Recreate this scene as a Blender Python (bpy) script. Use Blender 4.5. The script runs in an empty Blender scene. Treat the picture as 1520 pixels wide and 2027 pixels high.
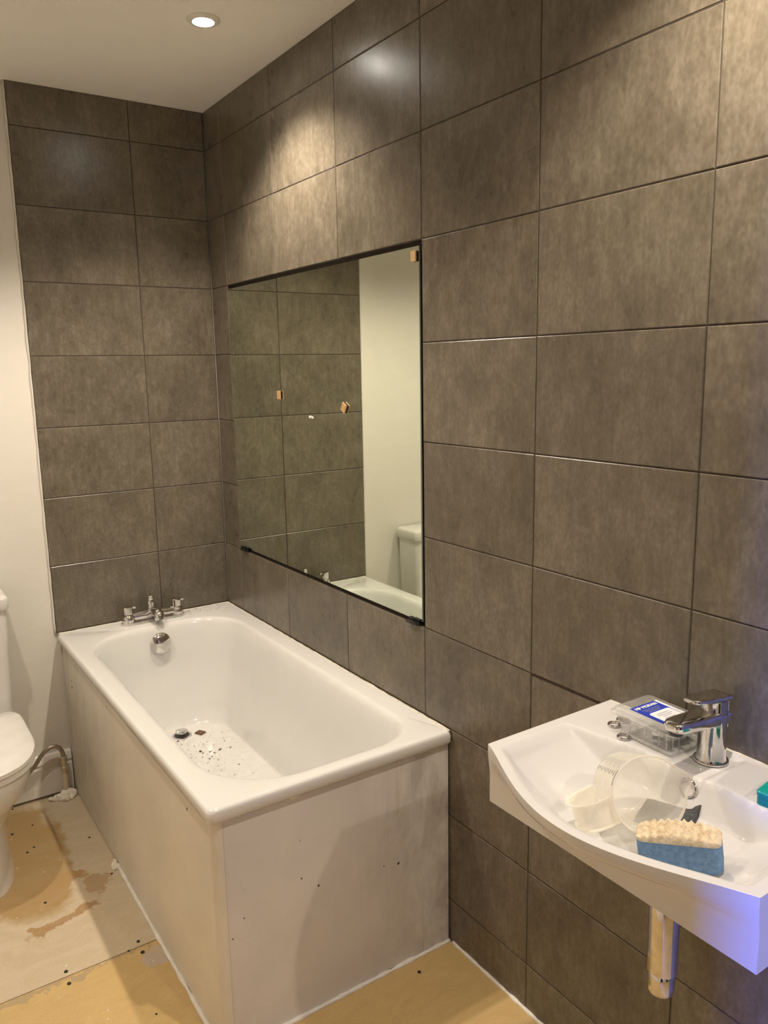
import bpy, bmesh, math, random
from mathutils import Vector, Matrix, noise
random.seed(7)
C = bpy.context.scene
COL = C.collection

# ------------------------------------------------------------------ camera
cam_d = bpy.data.cameras.new('camera'); cam = bpy.data.objects.new('camera', cam_d); COL.objects.link(cam)
cam_d.sensor_fit = 'HORIZONTAL'; cam_d.sensor_width = 36.0; cam_d.lens = 1571.39 / 1520 * 36.0
cam_d.clip_start = 0.02
YAW, PITCH, ROLL = 0.5890, -0.1792, -0.0176
fw = Vector((math.sin(YAW) * math.cos(PITCH), math.cos(YAW) * math.cos(PITCH), math.sin(PITCH)))
rt = Vector((math.cos(YAW), -math.sin(YAW), 0)); up = rt.cross(fw)
r2 = rt * math.cos(ROLL) + up * math.sin(ROLL); u2 = up * math.cos(ROLL) - rt * math.sin(ROLL)
M3 = Matrix((r2, u2, -fw)).transposed()
cam.matrix_world = Matrix.Translation((-1.2227, -3.001, 1.5641)) @ M3.to_4x4()
C.camera = cam

# ------------------------------------------------------------------ exposure, world, lights
C.view_settings.view_transform = 'Standard'; C.view_settings.look = 'None'
C.cycles.denoising_prefilter = 'FAST'
C.view_settings.exposure = 0.36; C.view_settings.gamma = 1.0; C.view_settings.use_curve_mapping = False
W = bpy.data.worlds.new('world'); C.world = W; W.use_nodes = True
W.node_tree.nodes['Background'].inputs[0].default_value = (0.35, 0.5, 1.0, 1)
W.node_tree.nodes['Background'].inputs[1].default_value = 0.04

H = 2.511                     # ceiling height
X0, Y0 = -1.85, -4.75         # left wall, wall behind the photographer
WARM = (1.0, 0.865, 0.70)
DOWNLIGHTS = [(-0.293, -0.762, 54), (-1.15, -0.85, 46), (-0.30, -2.34, 58), (-0.30, -3.92, 62)]
for x, y, pw in DOWNLIGHTS:
    d = bpy.data.lights.new('downlight_lamp', 'SPOT'); o = bpy.data.objects.new('downlight_lamp', d); COL.objects.link(o)
    d.energy = pw; d.color = WARM; d.spot_size = math.radians(122); d.spot_blend = 0.65; d.shadow_soft_size = 0.022
    o.location = (x, y, H - 0.018)
d = bpy.data.lights.new('hall_daylight', 'AREA'); o = bpy.data.objects.new('hall_daylight', d); COL.objects.link(o)
d.shape = 'RECTANGLE'; d.size = 0.16; d.size_y = 0.9; d.energy = 30; d.color = (0.07, 0.16, 1.0); d.spread = math.radians(60)
o.location = (-2.75, -3.625, 0.95); o.rotation_euler = (Vector((2.4, 1.2, -0.1))).to_track_quat('-Z', 'Y').to_euler()

# ------------------------------------------------------------------ helpers
def mesh_obj(name, verts, faces, mat=None, parent=None, smooth=False, loc=None):
    me = bpy.data.meshes.new(name); me.from_pydata([tuple(v) for v in verts], [], faces); me.update()
    return link(name, me, mat, parent, smooth, loc)

def link(name, me, mat=None, parent=None, smooth=False, loc=None):
    if mat is not None and len(me.materials) == 0: me.materials.append(mat)
    if smooth:
        for p in me.polygons: p.use_smooth = True
    o = bpy.data.objects.new(name, me); COL.objects.link(o)
    if parent is not None: o.parent = parent
    if loc is not None: o.location = loc
    return o

def bm_obj(name, bm, mat=None, parent=None, smooth=False, loc=None):
    me = bpy.data.meshes.new(name); bmesh.ops.recalc_face_normals(bm, faces=bm.faces[:]); bm.to_mesh(me); bm.free()
    return link(name, me, mat, parent, smooth, loc)

def thing(name, label, cat, loc=(0, 0, 0), rotz=0, group=None):
    o = bpy.data.objects.new(name, None); COL.objects.link(o); o.location = loc; o.rotation_euler = (0, 0, rotz)
    o.empty_display_size = 0.05
    return tag(o, label, cat, group)

def tag(o, label, cat, group=None):
    o['label'] = label; o['category'] = cat
    if group: o['group'] = group
    return o

def struct(o): o['kind'] = 'structure'; return o

def box_bm(bm, x0, x1, y0, y1, z0, z1, bevel=0, seg=2):
    r = bmesh.ops.create_cube(bm, size=1)
    vs = r['verts']
    for v in vs: v.co = Vector(((x0 + x1) / 2 + v.co.x * (x1 - x0), (y0 + y1) / 2 + v.co.y * (y1 - y0), (z0 + z1) / 2 + v.co.z * (z1 - z0)))
    if bevel:
        es = list({e for v in vs for e in v.link_edges})
        bmesh.ops.bevel(bm, geom=es, offset=bevel, segments=seg, affect='EDGES', profile=0.5)
    return bm

def box(name, x0, x1, y0, y1, z0, z1, mat, parent=None, bevel=0, seg=2):
    return bm_obj(name, box_bm(bmesh.new(), x0, x1, y0, y1, z0, z1, bevel, seg), mat, parent, smooth=False)

def smooth_sharp(o, ang=40):
    me = o.data
    for p in me.polygons: p.use_smooth = True
    bm = bmesh.new(); bm.from_mesh(me)
    for e in bm.edges:
        if len(e.link_faces) == 2 and e.calc_face_angle(0) > math.radians(ang): e.smooth = False
    bm.to_mesh(me); bm.free(); return o

def loft_bm(bm, rings, cap0=True, cap1=True, closed=True):
    vr = [[bm.verts.new(p) for p in r] for r in rings]
    n = len(rings[0])
    for a, b in zip(vr, vr[1:]):
        for i in range(n if closed else n - 1):
            j = (i + 1) % n
            bm.faces.new((a[i], a[j], b[j], b[i]))
    if cap0: bm.faces.new(list(reversed(vr[0])))
    if cap1: bm.faces.new(vr[-1])
    return bm

def lathe_bm(bm, prof, center=(0, 0, 0), axis=(0, 0, 1), n=32, cap0=True, cap1=True):
    """prof: list of (radius, height) along axis"""
    a = Vector(axis).normalized(); c = Vector(center)
    h = a.cross(Vector((1, 0, 0)) if abs(a.x) < .9 else Vector((0, 1, 0))).normalized(); k = a.cross(h)
    rings = [[c + a * z + (h * math.cos(2 * math.pi * i / n) + k * math.sin(2 * math.pi * i / n)) * max(r, 1e-5) for i in range(n)] for r, z in prof]
    return loft_bm(bm, rings, cap0, cap1)

def lathe(name, prof, mat, parent=None, center=(0, 0, 0), axis=(0, 0, 1), n=32, cap0=True, cap1=True, ang=35):
    return smooth_sharp(bm_obj(name, lathe_bm(bmesh.new(), prof, center, axis, n, cap0, cap1), mat, parent), ang)

def tube_bm(bm, pts, rad, n=12, cap=True):
    pts = [Vector(p) for p in pts]; rings = []
    prev = None
    for i, p in enumerate(pts):
        t = (pts[min(i + 1, len(pts) - 1)] - pts[max(i - 1, 0)]).normalized()
        if prev is None: h = t.cross(Vector((0, 0, 1)) if abs(t.z) < .9 else Vector((1, 0, 0))).normalized()
        else: h = (prev - t * prev.dot(t)).normalized()
        prev = h; k = t.cross(h)
        r = rad[i] if isinstance(rad, (list, tuple)) else rad
        rings.append([p + (h * math.cos(2 * math.pi * j / n) + k * math.sin(2 * math.pi * j / n)) * r for j in range(n)])
    return loft_bm(bm, rings, cap, cap)

def spline(pts, n=8):
    """Catmull-Rom"""
    P = [Vector(p) for p in pts]; P = [2 * P[0] - P[1]] + P + [2 * P[-1] - P[-2]]
    out = []
    for i in range(1, len(P) - 2):
        for k in range(n):
            t = k / n
            out.append(.5 * ((2 * P[i]) + (P[i + 1] - P[i - 1]) * t + (2 * P[i - 1] - 5 * P[i] + 4 * P[i + 1] - P[i + 2]) * t * t + (3 * P[i] - P[i - 1] - 3 * P[i + 1] + P[i + 2]) * t ** 3))
    out.append(P[-2]); return out

def rrect(x0, x1, y0, y1, rad, z, n=8):
    """rounded rectangle ring; rad = radii at (x1,y1),(x0,y1),(x0,y0),(x1,y0)"""
    if not isinstance(rad, (list, tuple)): rad = [rad] * 4
    cs = [(x1, y1, -1, -1, 0), (x0, y1, 1, -1, 90), (x0, y0, 1, 1, 180), (x1, y0, -1, 1, 270)]
    out = []
    corner = []
    for (cx, cy, sx, sy, a0), r in zip(cs, rad):
        corner.append([Vector((cx + sx * r + r * math.cos(math.radians(a0 + 90 * i / n)), cy + sy * r + r * math.sin(math.radians(a0 + 90 * i / n)), z)) for i in range(n + 1)])
    for i in range(4):
        out += corner[i]
        a, b = corner[i][-1], corner[(i + 1) % 4][0]
        for k in range(1, 6): out.append(a.lerp(b, k / 6))
    return out

# ------------------------------------------------------------------ materials
class NT:
    def __init__(s, name):
        s.m = bpy.data.materials.new(name); s.m.use_nodes = True; s.t = s.m.node_tree; s.n = s.t.nodes
        s.p = s.n['Principled BSDF']; s.out = s.n['Material Output']
    def node(s, typ, **kw):
        x = s.n.new(typ)
        for k, v in kw.items():
            if k.startswith('_'): setattr(x, k[1:], v)
            else: x.inputs[k.replace('0', ' ')].default_value = v
        return x
    def l(s, a, b): s.t.links.new(a, b)
    def coord(s, what='Object'): return s.node('ShaderNodeTexCoord').outputs[what]
    def mapping(s, vec, scale=(1, 1, 1), loc=(0, 0, 0), rot=(0, 0, 0)):
        m = s.node('ShaderNodeMapping'); s.l(vec, m.inputs['Vector']); m.inputs['Scale'].default_value = scale; m.inputs['Location'].default_value = loc; m.inputs['Rotation'].default_value = rot
        return m.outputs[0]
    def noise(s, vec, scale, detail=4, rough=.55, dist=0):
        n = s.node('ShaderNodeTexNoise', Scale=scale, Detail=detail, Roughness=rough, Distortion=dist)
        if vec is not None: s.l(vec, n.inputs['Vector'])
        return n.outputs['Fac']
    def ramp(s, fac, stops):
        r = s.node('ShaderNodeValToRGB'); e = r.color_ramp.elements
        while len(e) < len(stops): e.new(.5)
        for k, (p, c) in enumerate(stops):
            e[k].position = p; e[k].color = (c, c, c, 1) if isinstance(c, (int, float)) else (*c, 1)
        s.l(fac, r.inputs[0]); return r.outputs[0]
    def mix(s, fac, a, b, mode='MIX'):
        m = s.node('ShaderNodeMix', _data_type='RGBA', _blend_type=mode)
        for sock, v in ((m.inputs[0], fac), (m.inputs[6], a), (m.inputs[7], b)):
            if isinstance(v, (int, float)): sock.default_value = v
            elif isinstance(v, tuple): sock.default_value = (*v, 1)
            else: s.l(v, sock)
        return m.outputs[2]
    def math(s, op, a, b=0.0, clamp=False):
        m = s.node('ShaderNodeMath', _operation=op, _use_clamp=clamp)
        for sock, v in ((m.inputs[0], a), (m.inputs[1], b)):
            if isinstance(v, (int, float)): sock.default_value = v
            else: s.l(v, sock)
        return m.outputs[0]
    def bump(s, h, strength=.2, dist=.002):
        b = s.node('ShaderNodeBump', Strength=strength, Distance=dist); s.l(h, b.inputs['Height']); s.l(b.outputs[0], s.p.inputs['Normal'])
    def set(s, color=None, rough=None, metal=None, **kw):
        for k, v in (('Base Color', color), ('Roughness', rough), ('Metallic', metal)):
            if v is None: continue
            if isinstance(v, (int, float)): s.p.inputs[k].default_value = v
            elif isinstance(v, tuple): s.p.inputs[k].default_value = (*v, 1)
            else: s.l(v, s.p.inputs[k])
        for k, v in kw.items(): s.p.inputs[k.replace('_', ' ')].default_value = v
        return s.m

def simple(name, color, rough=.5, metal=0, var=.06, vs=30, **kw):
    t = NT(name); f = t.noise(t.coord(), vs, 3)
    c = t.mix(t.ramp(f, [(.3, 0.0), (.7, 1.0)]), tuple(x * (1 - var) for x in color), tuple(min(1, x * (1 + var)) for x in color))
    return t.set(c, rough, metal, **kw)

def mat_tile():
    t = NT('grey_brown_tile'); co = t.coord()
    inf = t.node('ShaderNodeObjectInfo')
    off = t.node('ShaderNodeVectorMath', _operation='SCALE'); off.inputs[0].default_value = (3.71, 5.37, 7.13); t.l(inf.outputs['Random'], off.inputs['Scale'])
    add = t.node('ShaderNodeVectorMath', _operation='ADD'); t.l(co, add.inputs[0]); t.l(off.outputs[0], add.inputs[1]); v = add.outputs[0]
    big = t.noise(t.mapping(v, (9, 9, 6)), 1.0, 4, .6, .3)
    med = t.noise(t.mapping(v, (42, 42, 26)), 1.0, 4, .6)
    streak = t.noise(t.mapping(v, (95, 95, 15)), 1.0, 2, .5)
    fine = t.noise(t.mapping(v, (150, 150, 85)), 1.0, 2, .5)
    s = t.math('ADD', t.math('MULTIPLY', big, .34), t.math('ADD', t.math('MULTIPLY', med, .27), t.math('ADD', t.math('MULTIPLY', streak, .15), t.math('MULTIPLY', fine, .24))))
    c = t.ramp(s, [(.37, (.092, .077, .055)), (.5, (.138, .117, .086)), (.63, (.200, .173, .133))])
    br = t.math('ADD', .90, t.math('MULTIPLY', inf.outputs['Random'], .2))
    comb = t.node('ShaderNodeCombineColor')
    for k in range(3): t.l(br, comb.inputs[k])
    c = t.mix(1.0, c, comb.outputs[0], 'MULTIPLY')
    rough = t.ramp(big, [(.3, .26), (.7, .34)])
    t.bump(t.math('ADD', fine, t.math('MULTIPLY', streak, .6)), .05, .0006)
    return t.set(c, rough)

def mat_plaster(name, color, stain=.5):
    t = NT(name); co = t.coord()
    a = t.noise(co, 2.2, 5, .6, .6); b = t.noise(t.mapping(co, (6, 6, 14), rot=(.3, .2, .4)), 1.0, 5, .6, 1.2)
    c = t.mix(t.ramp(a, [(.35, 0.0), (.7, 1.0)]), tuple(x * (1 - .10 * stain) for x in color), color)
    c = t.mix(t.ramp(b, [(.50, 0.0), (.62, .5 * stain)]), c, tuple(min(1, x * 1.06) for x in color))
    t.bump(t.math('ADD', b, t.noise(co, 60, 3)), .08, .002)
    return t.set(c, .62)

def mat_board(name, base, pale, stains):
    """hardboard sheet: object origin at room origin, so object coords are room metres"""
    t = NT(name); co = t.coord()
    g = t.noise(t.mapping(co, (9, 17, 1)), 1.0, 6, .65, 1.2); f = t.noise(co, 190, 3, .6)
    c = t.mix(t.ramp(g, [(.35, 0.0), (.7, 1.0)]), base, pale)
    wob = t.node('ShaderNodeTexNoise', Scale=7.0, Detail=8.0, Roughness=.7); t.l(co, wob.inputs['Vector'])
    sub = t.node('ShaderNodeVectorMath', _operation='SUBTRACT'); t.l(wob.outputs['Color'], sub.inputs[0]); sub.inputs[1].default_value = (.5, .5, .5)
    sc = t.node('ShaderNodeVectorMath', _operation='SCALE'); t.l(sub.outputs[0], sc.inputs[0]); sc.inputs['Scale'].default_value = .22
    ad = t.node('ShaderNodeVectorMath', _operation='ADD'); t.l(co, ad.inputs[0]); t.l(sc.outputs[0], ad.inputs[1])
    for (cx, cy, rx, ry, rot, col, amt) in stains:
        mp = t.node('ShaderNodeMapping', _vector_type='TEXTURE'); t.l(ad.outputs[0], mp.inputs['Vector'])
        mp.inputs['Location'].default_value = (cx, cy, 0); mp.inputs['Rotation'].default_value = (0, 0, rot); mp.inputs['Scale'].default_value = (rx, ry, 1)
        sp = t.node('ShaderNodeSeparateXYZ'); t.l(mp.outputs[0], sp.inputs[0])
        d = t.math('SQRT', t.math('ADD', t.math('POWER', t.math('ABSOLUTE', sp.outputs[0]), 2.6), t.math('POWER', t.math('ABSOLUTE', sp.outputs[1]), 2.6)))
        m = t.math('MULTIPLY', t.ramp(d, [(.82, 1.0), (1.0, 0.0)]), t.math('MULTIPLY', t.math('ADD', .65, g), amt), True)
        c = t.mix(m, c, col)
    c = t.mix(t.ramp(f, [(.35, .18), (.6, 0.0)]), c, tuple(x * .6 for x in base))
    t.bump(f, .08, .001)
    return t.set(c, .5)

def mat_panel(name, base, smear, sx, lo, hi, sheen=.42, amt=1.0):
    """painted panel with grey smears growing between lo and hi along x or y"""
    t = NT(name); co = t.coord()
    a = t.noise(t.mapping(co, (9, 9, 4.6)), 1.0, 7, .7, .5); b = t.noise(t.mapping(co, (60, 60, 3)), 1.0, 4, .6, .2); g = t.noise(co, 4.5, 4, .55, .5)
    sp = t.node('ShaderNodeSeparateXYZ'); t.l(co, sp.inputs[0])
    mr = t.node('ShaderNodeMapRange'); t.l(sp.outputs[sx], mr.inputs[0]); mr.inputs[1].default_value = lo; mr.inputs[2].default_value = hi; mr.inputs[3].default_value = .05; mr.inputs[4].default_value = 1
    m = t.math('MULTIPLY', t.ramp(a, [(.40, 0.0), (.62, 1.0)]), t.math('POWER', mr.outputs[0], 1.8), True)
    m2 = t.math('MULTIPLY', t.ramp(b, [(.56, 0.0), (.72, .8)]), mr.outputs[0], True)
    c = t.mix(t.ramp(g, [(.3, 0.0), (.7, 1.0)]), tuple(x * .93 for x in base), tuple(x * 1.05 for x in base))
    c = t.mix(t.math('MULTIPLY', m, .75 * amt), c, smear); c = t.mix(t.math('MULTIPLY', m2, .35 * amt), c, tuple(x * .8 for x in smear))
    spk = t.ramp(t.noise(co, 170, 2, .5), [(.735, 0.0), (.78, .6)])
    c = t.mix(t.math('MULTIPLY', spk, .8), c, tuple(x * .4 for x in smear))
    t.bump(t.math('ADD', a, t.noise(co, 150, 2)), .05, .001)
    return t.set(c, sheen)

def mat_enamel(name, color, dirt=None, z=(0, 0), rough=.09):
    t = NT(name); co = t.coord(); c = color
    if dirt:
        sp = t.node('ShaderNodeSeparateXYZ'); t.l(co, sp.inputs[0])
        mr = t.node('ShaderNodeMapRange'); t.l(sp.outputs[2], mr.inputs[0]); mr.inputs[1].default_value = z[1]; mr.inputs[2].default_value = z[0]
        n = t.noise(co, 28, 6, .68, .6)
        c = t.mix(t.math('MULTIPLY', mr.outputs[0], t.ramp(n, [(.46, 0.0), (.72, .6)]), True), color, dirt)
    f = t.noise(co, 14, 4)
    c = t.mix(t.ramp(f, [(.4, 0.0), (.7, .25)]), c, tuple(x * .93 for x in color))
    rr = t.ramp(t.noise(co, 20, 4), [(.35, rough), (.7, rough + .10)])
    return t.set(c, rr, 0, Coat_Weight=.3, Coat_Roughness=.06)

def mat_clear(name, tint, transp, diff, rough=.08, transl=0.0, sheen=.5):
    """thin plastic: see-through, slightly hazy, with a fresnel sheen"""
    t = NT(name); n = t.n; n.remove(t.p)
    tr = t.node('ShaderNodeBsdfTransparent'); tr.inputs[0].default_value = (*tint, 1)
    df = t.node('ShaderNodeBsdfDiffuse'); df.inputs[0].default_value = (*tint, 1)
    tl = t.node('ShaderNodeBsdfTranslucent'); tl.inputs[0].default_value = (*tint, 1)
    gl = t.node('ShaderNodeBsdfGlossy'); gl.inputs[0].default_value = (1, 1, 1, 1); gl.inputs['Roughness'].default_value = rough
    m0 = t.node('ShaderNodeMixShader'); m0.inputs[0].default_value = transl / max(1e-4, transl + diff); t.l(df.outputs[0], m0.inputs[1]); t.l(tl.outputs[0], m0.inputs[2])
    m1 = t.node('ShaderNodeMixShader'); nz = t.noise(t.coord(), 60, 4)
    t.l(t.math('ADD', 1 - transp - .06, t.math('MULTIPLY', nz, .12)), m1.inputs[0]); t.l(tr.outputs[0], m1.inputs[1]); t.l(m0.outputs[0], m1.inputs[2])
    lw = t.node('ShaderNodeLayerWeight', Blend=.5); fc = t.math('ADD', .025, t.math('MULTIPLY', t.math('POWER', lw.outputs['Facing'], 4.0), sheen))
    m2 = t.node('ShaderNodeMixShader'); t.l(fc, m2.inputs[0]); t.l(m1.outputs[0], m2.inputs[1]); t.l(gl.outputs[0], m2.inputs[2])
    t.l(m2.outputs[0], t.out.inputs[0]); return t.m

def mat_emit(name, color, s):
    t = NT(name); t.set(color, .5); t.p.inputs['Emission Color'].default_value = (*color, 1); t.p.inputs['Emission Strength'].default_value = s; return t.m

M = dict(
    tile=mat_tile(),
    grout=simple('dark_grout', (.052, .040, .029), .85, var=.25, vs=60),
    recess=simple('brown_recess', (.030, .020, .012), .8, var=.3, vs=25),
    plaster=mat_plaster('cream_plaster', (.72, .695, .635)),
    white_paint=mat_plaster('white_wall_paint', (.88, .86, .82), .3),
    ceiling=mat_plaster('ceiling_paint', (.92, .90, .86), .30),
    gloss=simple('white_gloss_paint', (.74, .72, .67), .3, var=.05, vs=9),
    enamel=mat_enamel('bath_enamel', (.715, .71, .695), (.58, .55, .49), (.235, .275)),
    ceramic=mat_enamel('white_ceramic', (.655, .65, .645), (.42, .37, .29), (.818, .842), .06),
    ceramic_wc=mat_enamel('toilet_ceramic', (.68, .665, .64), None, rough=.07),
    seat=simple('white_seat_plastic', (.70, .685, .655), .28, var=.04, vs=20),
    chrome=simple('chrome', (.68, .665, .65), .07, 1.0, var=.12, vs=45),
    steel=simple('braided_steel', (.42, .38, .32), .38, 1.0, var=.35, vs=260),
    endp=mat_panel('end_panel_paint', (.70, .67, .645), (.25, .21, .17), 0, -.40, .02),
    sidep=mat_panel('side_panel_paint', (.72, .67, .585), (.36, .31, .24), 1, -1.3, -.1, .42, .5),
    sealant=simple('white_sealant', (.80, .78, .72), .5, var=.08, vs=50),
    oldseal=simple('aged_sealant', (.64, .60, .51), .6, var=.15, vs=70),
    boardA=mat_board('pale_board', (.575, .475, .325), (.65, .55, .41), [
        (-.93, -.35, .17, .36, .0, (.42, .275, .11), .8), (-.83, -.55, .09, .045, .15, (.44, .28, .12), .8), (-.86, -.74, .13, .028, .35, (.40, .25, .11), .8),
        (-1.0, -.20, .2, .15, 0, (.42, .27, .11), .7), (-.74, -.62, .03, .05, .2, (.40, .25, .12), .6)]),
    boardB=mat_board('honey_board', (.57, .40, .17), (.63, .455, .205), [
        (-.70, -1.05, .05, .035, .3, (.52, .45, .40), .7), (-.95, -1.005, .3, .012, .02, (.40, .31, .20), .6)]),
    nail=simple('dark_nail', (.02, .016, .014), .5, var=.3, vs=200),
    black=simple('black_plastic', (.012, .012, .014), .25, var=.2, vs=40),
    rubber=simple('dark_rubber', (.03, .025, .022), .5, var=.2, vs=40),
    cork=simple('tan_pad', (.52, .32, .15), .8, var=.25, vs=300),
    brownpad=simple('brown_pad', (.13, .07, .04), .7, var=.25, vs=300),
    crumb=simple('dark_crumb', (.06, .045, .03), .9, var=.6, vs=120),
    tancrumb=simple('tan_crumb', (.45, .37, .24), .9, var=.5, vs=90),
    foam=simple('white_foam', (.84, .80, .69), .9, var=.15, vs=60),
    paintpipe=simple('cream_painted_pipe', (.66, .58, .43), .45, var=.12, vs=40),
    clear=mat_clear('clear_plastic', (.90, .90, .89), .78, .20, .06, 0.0, .95),
    jug=mat_clear('cloudy_plastic', (1.0, .98, .92), .46, .30, .18, .24, .30),
    print=simple('dark_print', (.03, .03, .03), .6, var=.1),
    blue=simple('blue_label', (.020, .045, .42), .35, var=.05),
    white=simple('white_label', (.82, .82, .84), .4, var=.03),
    greytext=simple('grey_print', (.25, .25, .33), .5, var=.03),
    darkmetal=simple('dark_metal', (.07, .07, .075), .3, .8, var=.3, vs=80),
    teal=simple('teal_plastic', (.0, .27, .24), .33, var=.08, vs=40),
    pad=simple('dark_scourer', (.055, .055, .058), .8, var=.8, vs=420),
)

def mat_sponge(name, a, b, vs, bump):
    t = NT(name); co = t.coord(); n = t.noise(co, vs, 5, .7); v = t.node('ShaderNodeTexVoronoi', Scale=vs * 1.6); t.l(co, v.inputs['Vector'])
    c = t.mix(t.ramp(n, [(.3, 0.0), (.7, 1.0)]), a, b); t.bump(v.outputs['Distance'], bump, .002); return t.set(c, .95)
M['sponge_blue'] = mat_sponge('blue_sponge', (.10, .20, .36), (.21, .35, .54), 130, .6)
M['sponge_cream'] = mat_sponge('cream_sponge', (.50, .37, .22), (.82, .73, .55), 90, .5)

def mat_mirror():
    t = NT('mirror_silver'); n = t.noise(t.coord(), 3, 4)
    return t.set(t.mix(n, (.80, .86, .745), (.82, .875, .765)), .012, 1.0)
M['mirror'] = mat_mirror()
M['glassedge'] = simple('mirror_edge', (.30, .36, .32), .15, .3, var=.1)
M['lamp'] = mat_emit('lamp_face', (1.0, .93, .84), 120)

# ------------------------------------------------------------------ room shell
P = .25; ZR = [0] + [.1257 + P * k for k in range(10)] + [H]
YC = [0, -.1505] + [-.1505 - .4025 * k for k in range(1, 12)]
MY0, MY1, MZ0, MZ1 = -1.358, -.1505, .8757, 1.8757      # hole left in the tiling for the mirror

wall_right = struct(box('wall_right', .010, .14, Y0, .14, 0, H, M['recess']))
wall_back = struct(box('wall_back', X0 - .12, .010, .010, .14, 0, H, M['plaster']))
wall_left = struct(box('wall_left', X0 - .12, X0, -3.22, .010, 0, H, M['white_paint']))
w2 = box_bm(bmesh.new(), X0 - .12, X0, Y0, -4.05, 0, H); box_bm(w2, X0 - .12, X0, -4.05, -3.22, 2.03, H)
o = struct(bm_obj('wall_left', w2, M['white_paint']))
wall_front = struct(box('wall_front', X0 - .12, .14, Y0 - .12, Y0, 0, H, M['white_paint']))
ceiling = struct(box('ceiling', X0 - .12, .14, Y0 - .12, .14, H, H + .1, M['ceiling']))
floor = struct(box('floor', -3.2, .14, Y0 - .12, .14, -.1, -.006, M['grout']))
# doorway to the hall behind the photographer's shoulder
dj = box_bm(bmesh.new(), X0 - .13, X0 + .012, -3.225, -3.20, 0, 2.04); box_bm(dj, X0 - .13, X0 + .012, -4.07, -4.045, 0, 2.04); box_bm(dj, X0 - .13, X0 + .012, -4.045, -3.225, 2.015, 2.04)
struct(bm_obj('door_1', dj, M['gloss']))

tile_cache = {}
def tile_mesh(w, h, th=.0095, c=.0016):
    key = (round(w, 4), round(h, 4))
    if key in tile_cache: return tile_cache[key]
    a, b = w / 2, h / 2      # local: x along the wall, z up, front at -y
    v = []
    for (x, z, y) in [(a, b, th), (a, b, c * .8), (a - c, b - c, 0)]:
        v += [(-x, y, -z), (x, y, -z), (x, y, z), (-x, y, z)]
    f = [(8, 9, 10, 11)]
    for r in (0, 4):
        for i in range(4):
            j = (i + 1) % 4; f.append((r + i, r + j, r + 4 + j, r + 4 + i))
    me = bpy.data.meshes.new('tile'); me.from_pydata(v, [], f); me.update(); me.materials.append(M['tile']); tile_cache[key] = me
    return me

G = .0013
def put_tile(parent, a0, a1, z0, z1, side, dx=0, dz=0):
    """a0<a1 along the wall axis; side 'R' = wall_right (along y), 'B' = wall_back (along x)"""
    w, h = a1 - a0 - 2 * G, z1 - z0 - 2 * G
    if w < .012 or h < .012: return
    o = link('tile', tile_mesh(w, h + dz), None, parent)
    lip = random.uniform(-.0003, .0003) + dx; tilt = random.gauss(0, .0012)
    ca, cz = (a0 + a1) / 2, (z0 + z1) / 2 + dz / 2
    if side == 'R': o.location = (lip, ca, cz); o.rotation_euler = (random.gauss(0, .001), 0, -math.pi / 2 + tilt)
    else: o.location = (ca, lip, cz); o.rotation_euler = (random.gauss(0, .001), 0, tilt)
    return o

for i in range(len(YC) - 1):
    a1, a0 = YC[i], max(YC[i + 1], Y0)
    if a1 <= Y0 + .02: break
    for k in range(len(ZR) - 1):
        z0, z1 = ZR[k], ZR[k + 1]
        if a1 <= MY1 + .001 and a0 >= MY0 - .001 and z0 >= MZ0 - .001 and z1 <= MZ1 + .001: continue
        if i == 5 and k == 3: put_tile(wall_right, a0, a1, z0, z1, 'R', .0012, -.0035); continue     # sunken tile by the basin
        put_tile(wall_right, a0, a1, z0, z1, 'R')
gb = bmesh.new()
for (y0, y1, z0, z1) in [(Y0, MY0, 0, H), (MY1, 0, 0, H), (MY0, MY1, 0, MZ0), (MY0, MY1, MZ1, H)]: box_bm(gb, .0016, .0099, y0, y1, z0, z1)
bm_obj('grout', gb, M['grout'], wall_right)
XT = -.6765
for (a0, a1) in [(XT, -.2784), (-.2784, -.0005)]:
    for k in range(3, len(ZR) - 1): put_tile(wall_back, a0, a1, ZR[k], ZR[k + 1], 'B')
box('grout', XT + .002, -.0, .0016, .0099, .626, H, M['grout'], wall_back)
# ragged filler line along the outer tile edge
pts = []
bmf = bmesh.new(); rings = []
for i in range(90):
    z = .62 + (H - .62) * i / 89; w = .004 + .004 * noise.noise(Vector((0, 3.1, z * 14)))
    x = XT - .002 + .0015 * noise.noise(Vector((5, .2, z * 22)))
    rings.append([Vector((x + .002, .0095, z)), Vector((x + .001, .001, z)), Vector((x - w * .7, .004, z)), Vector((x - w - .002, .0098, z))])
loft_bm(bmf, rings, True, True)
bm_obj('edge_filler', bmf, M['plaster'], wall_back, True)

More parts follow.
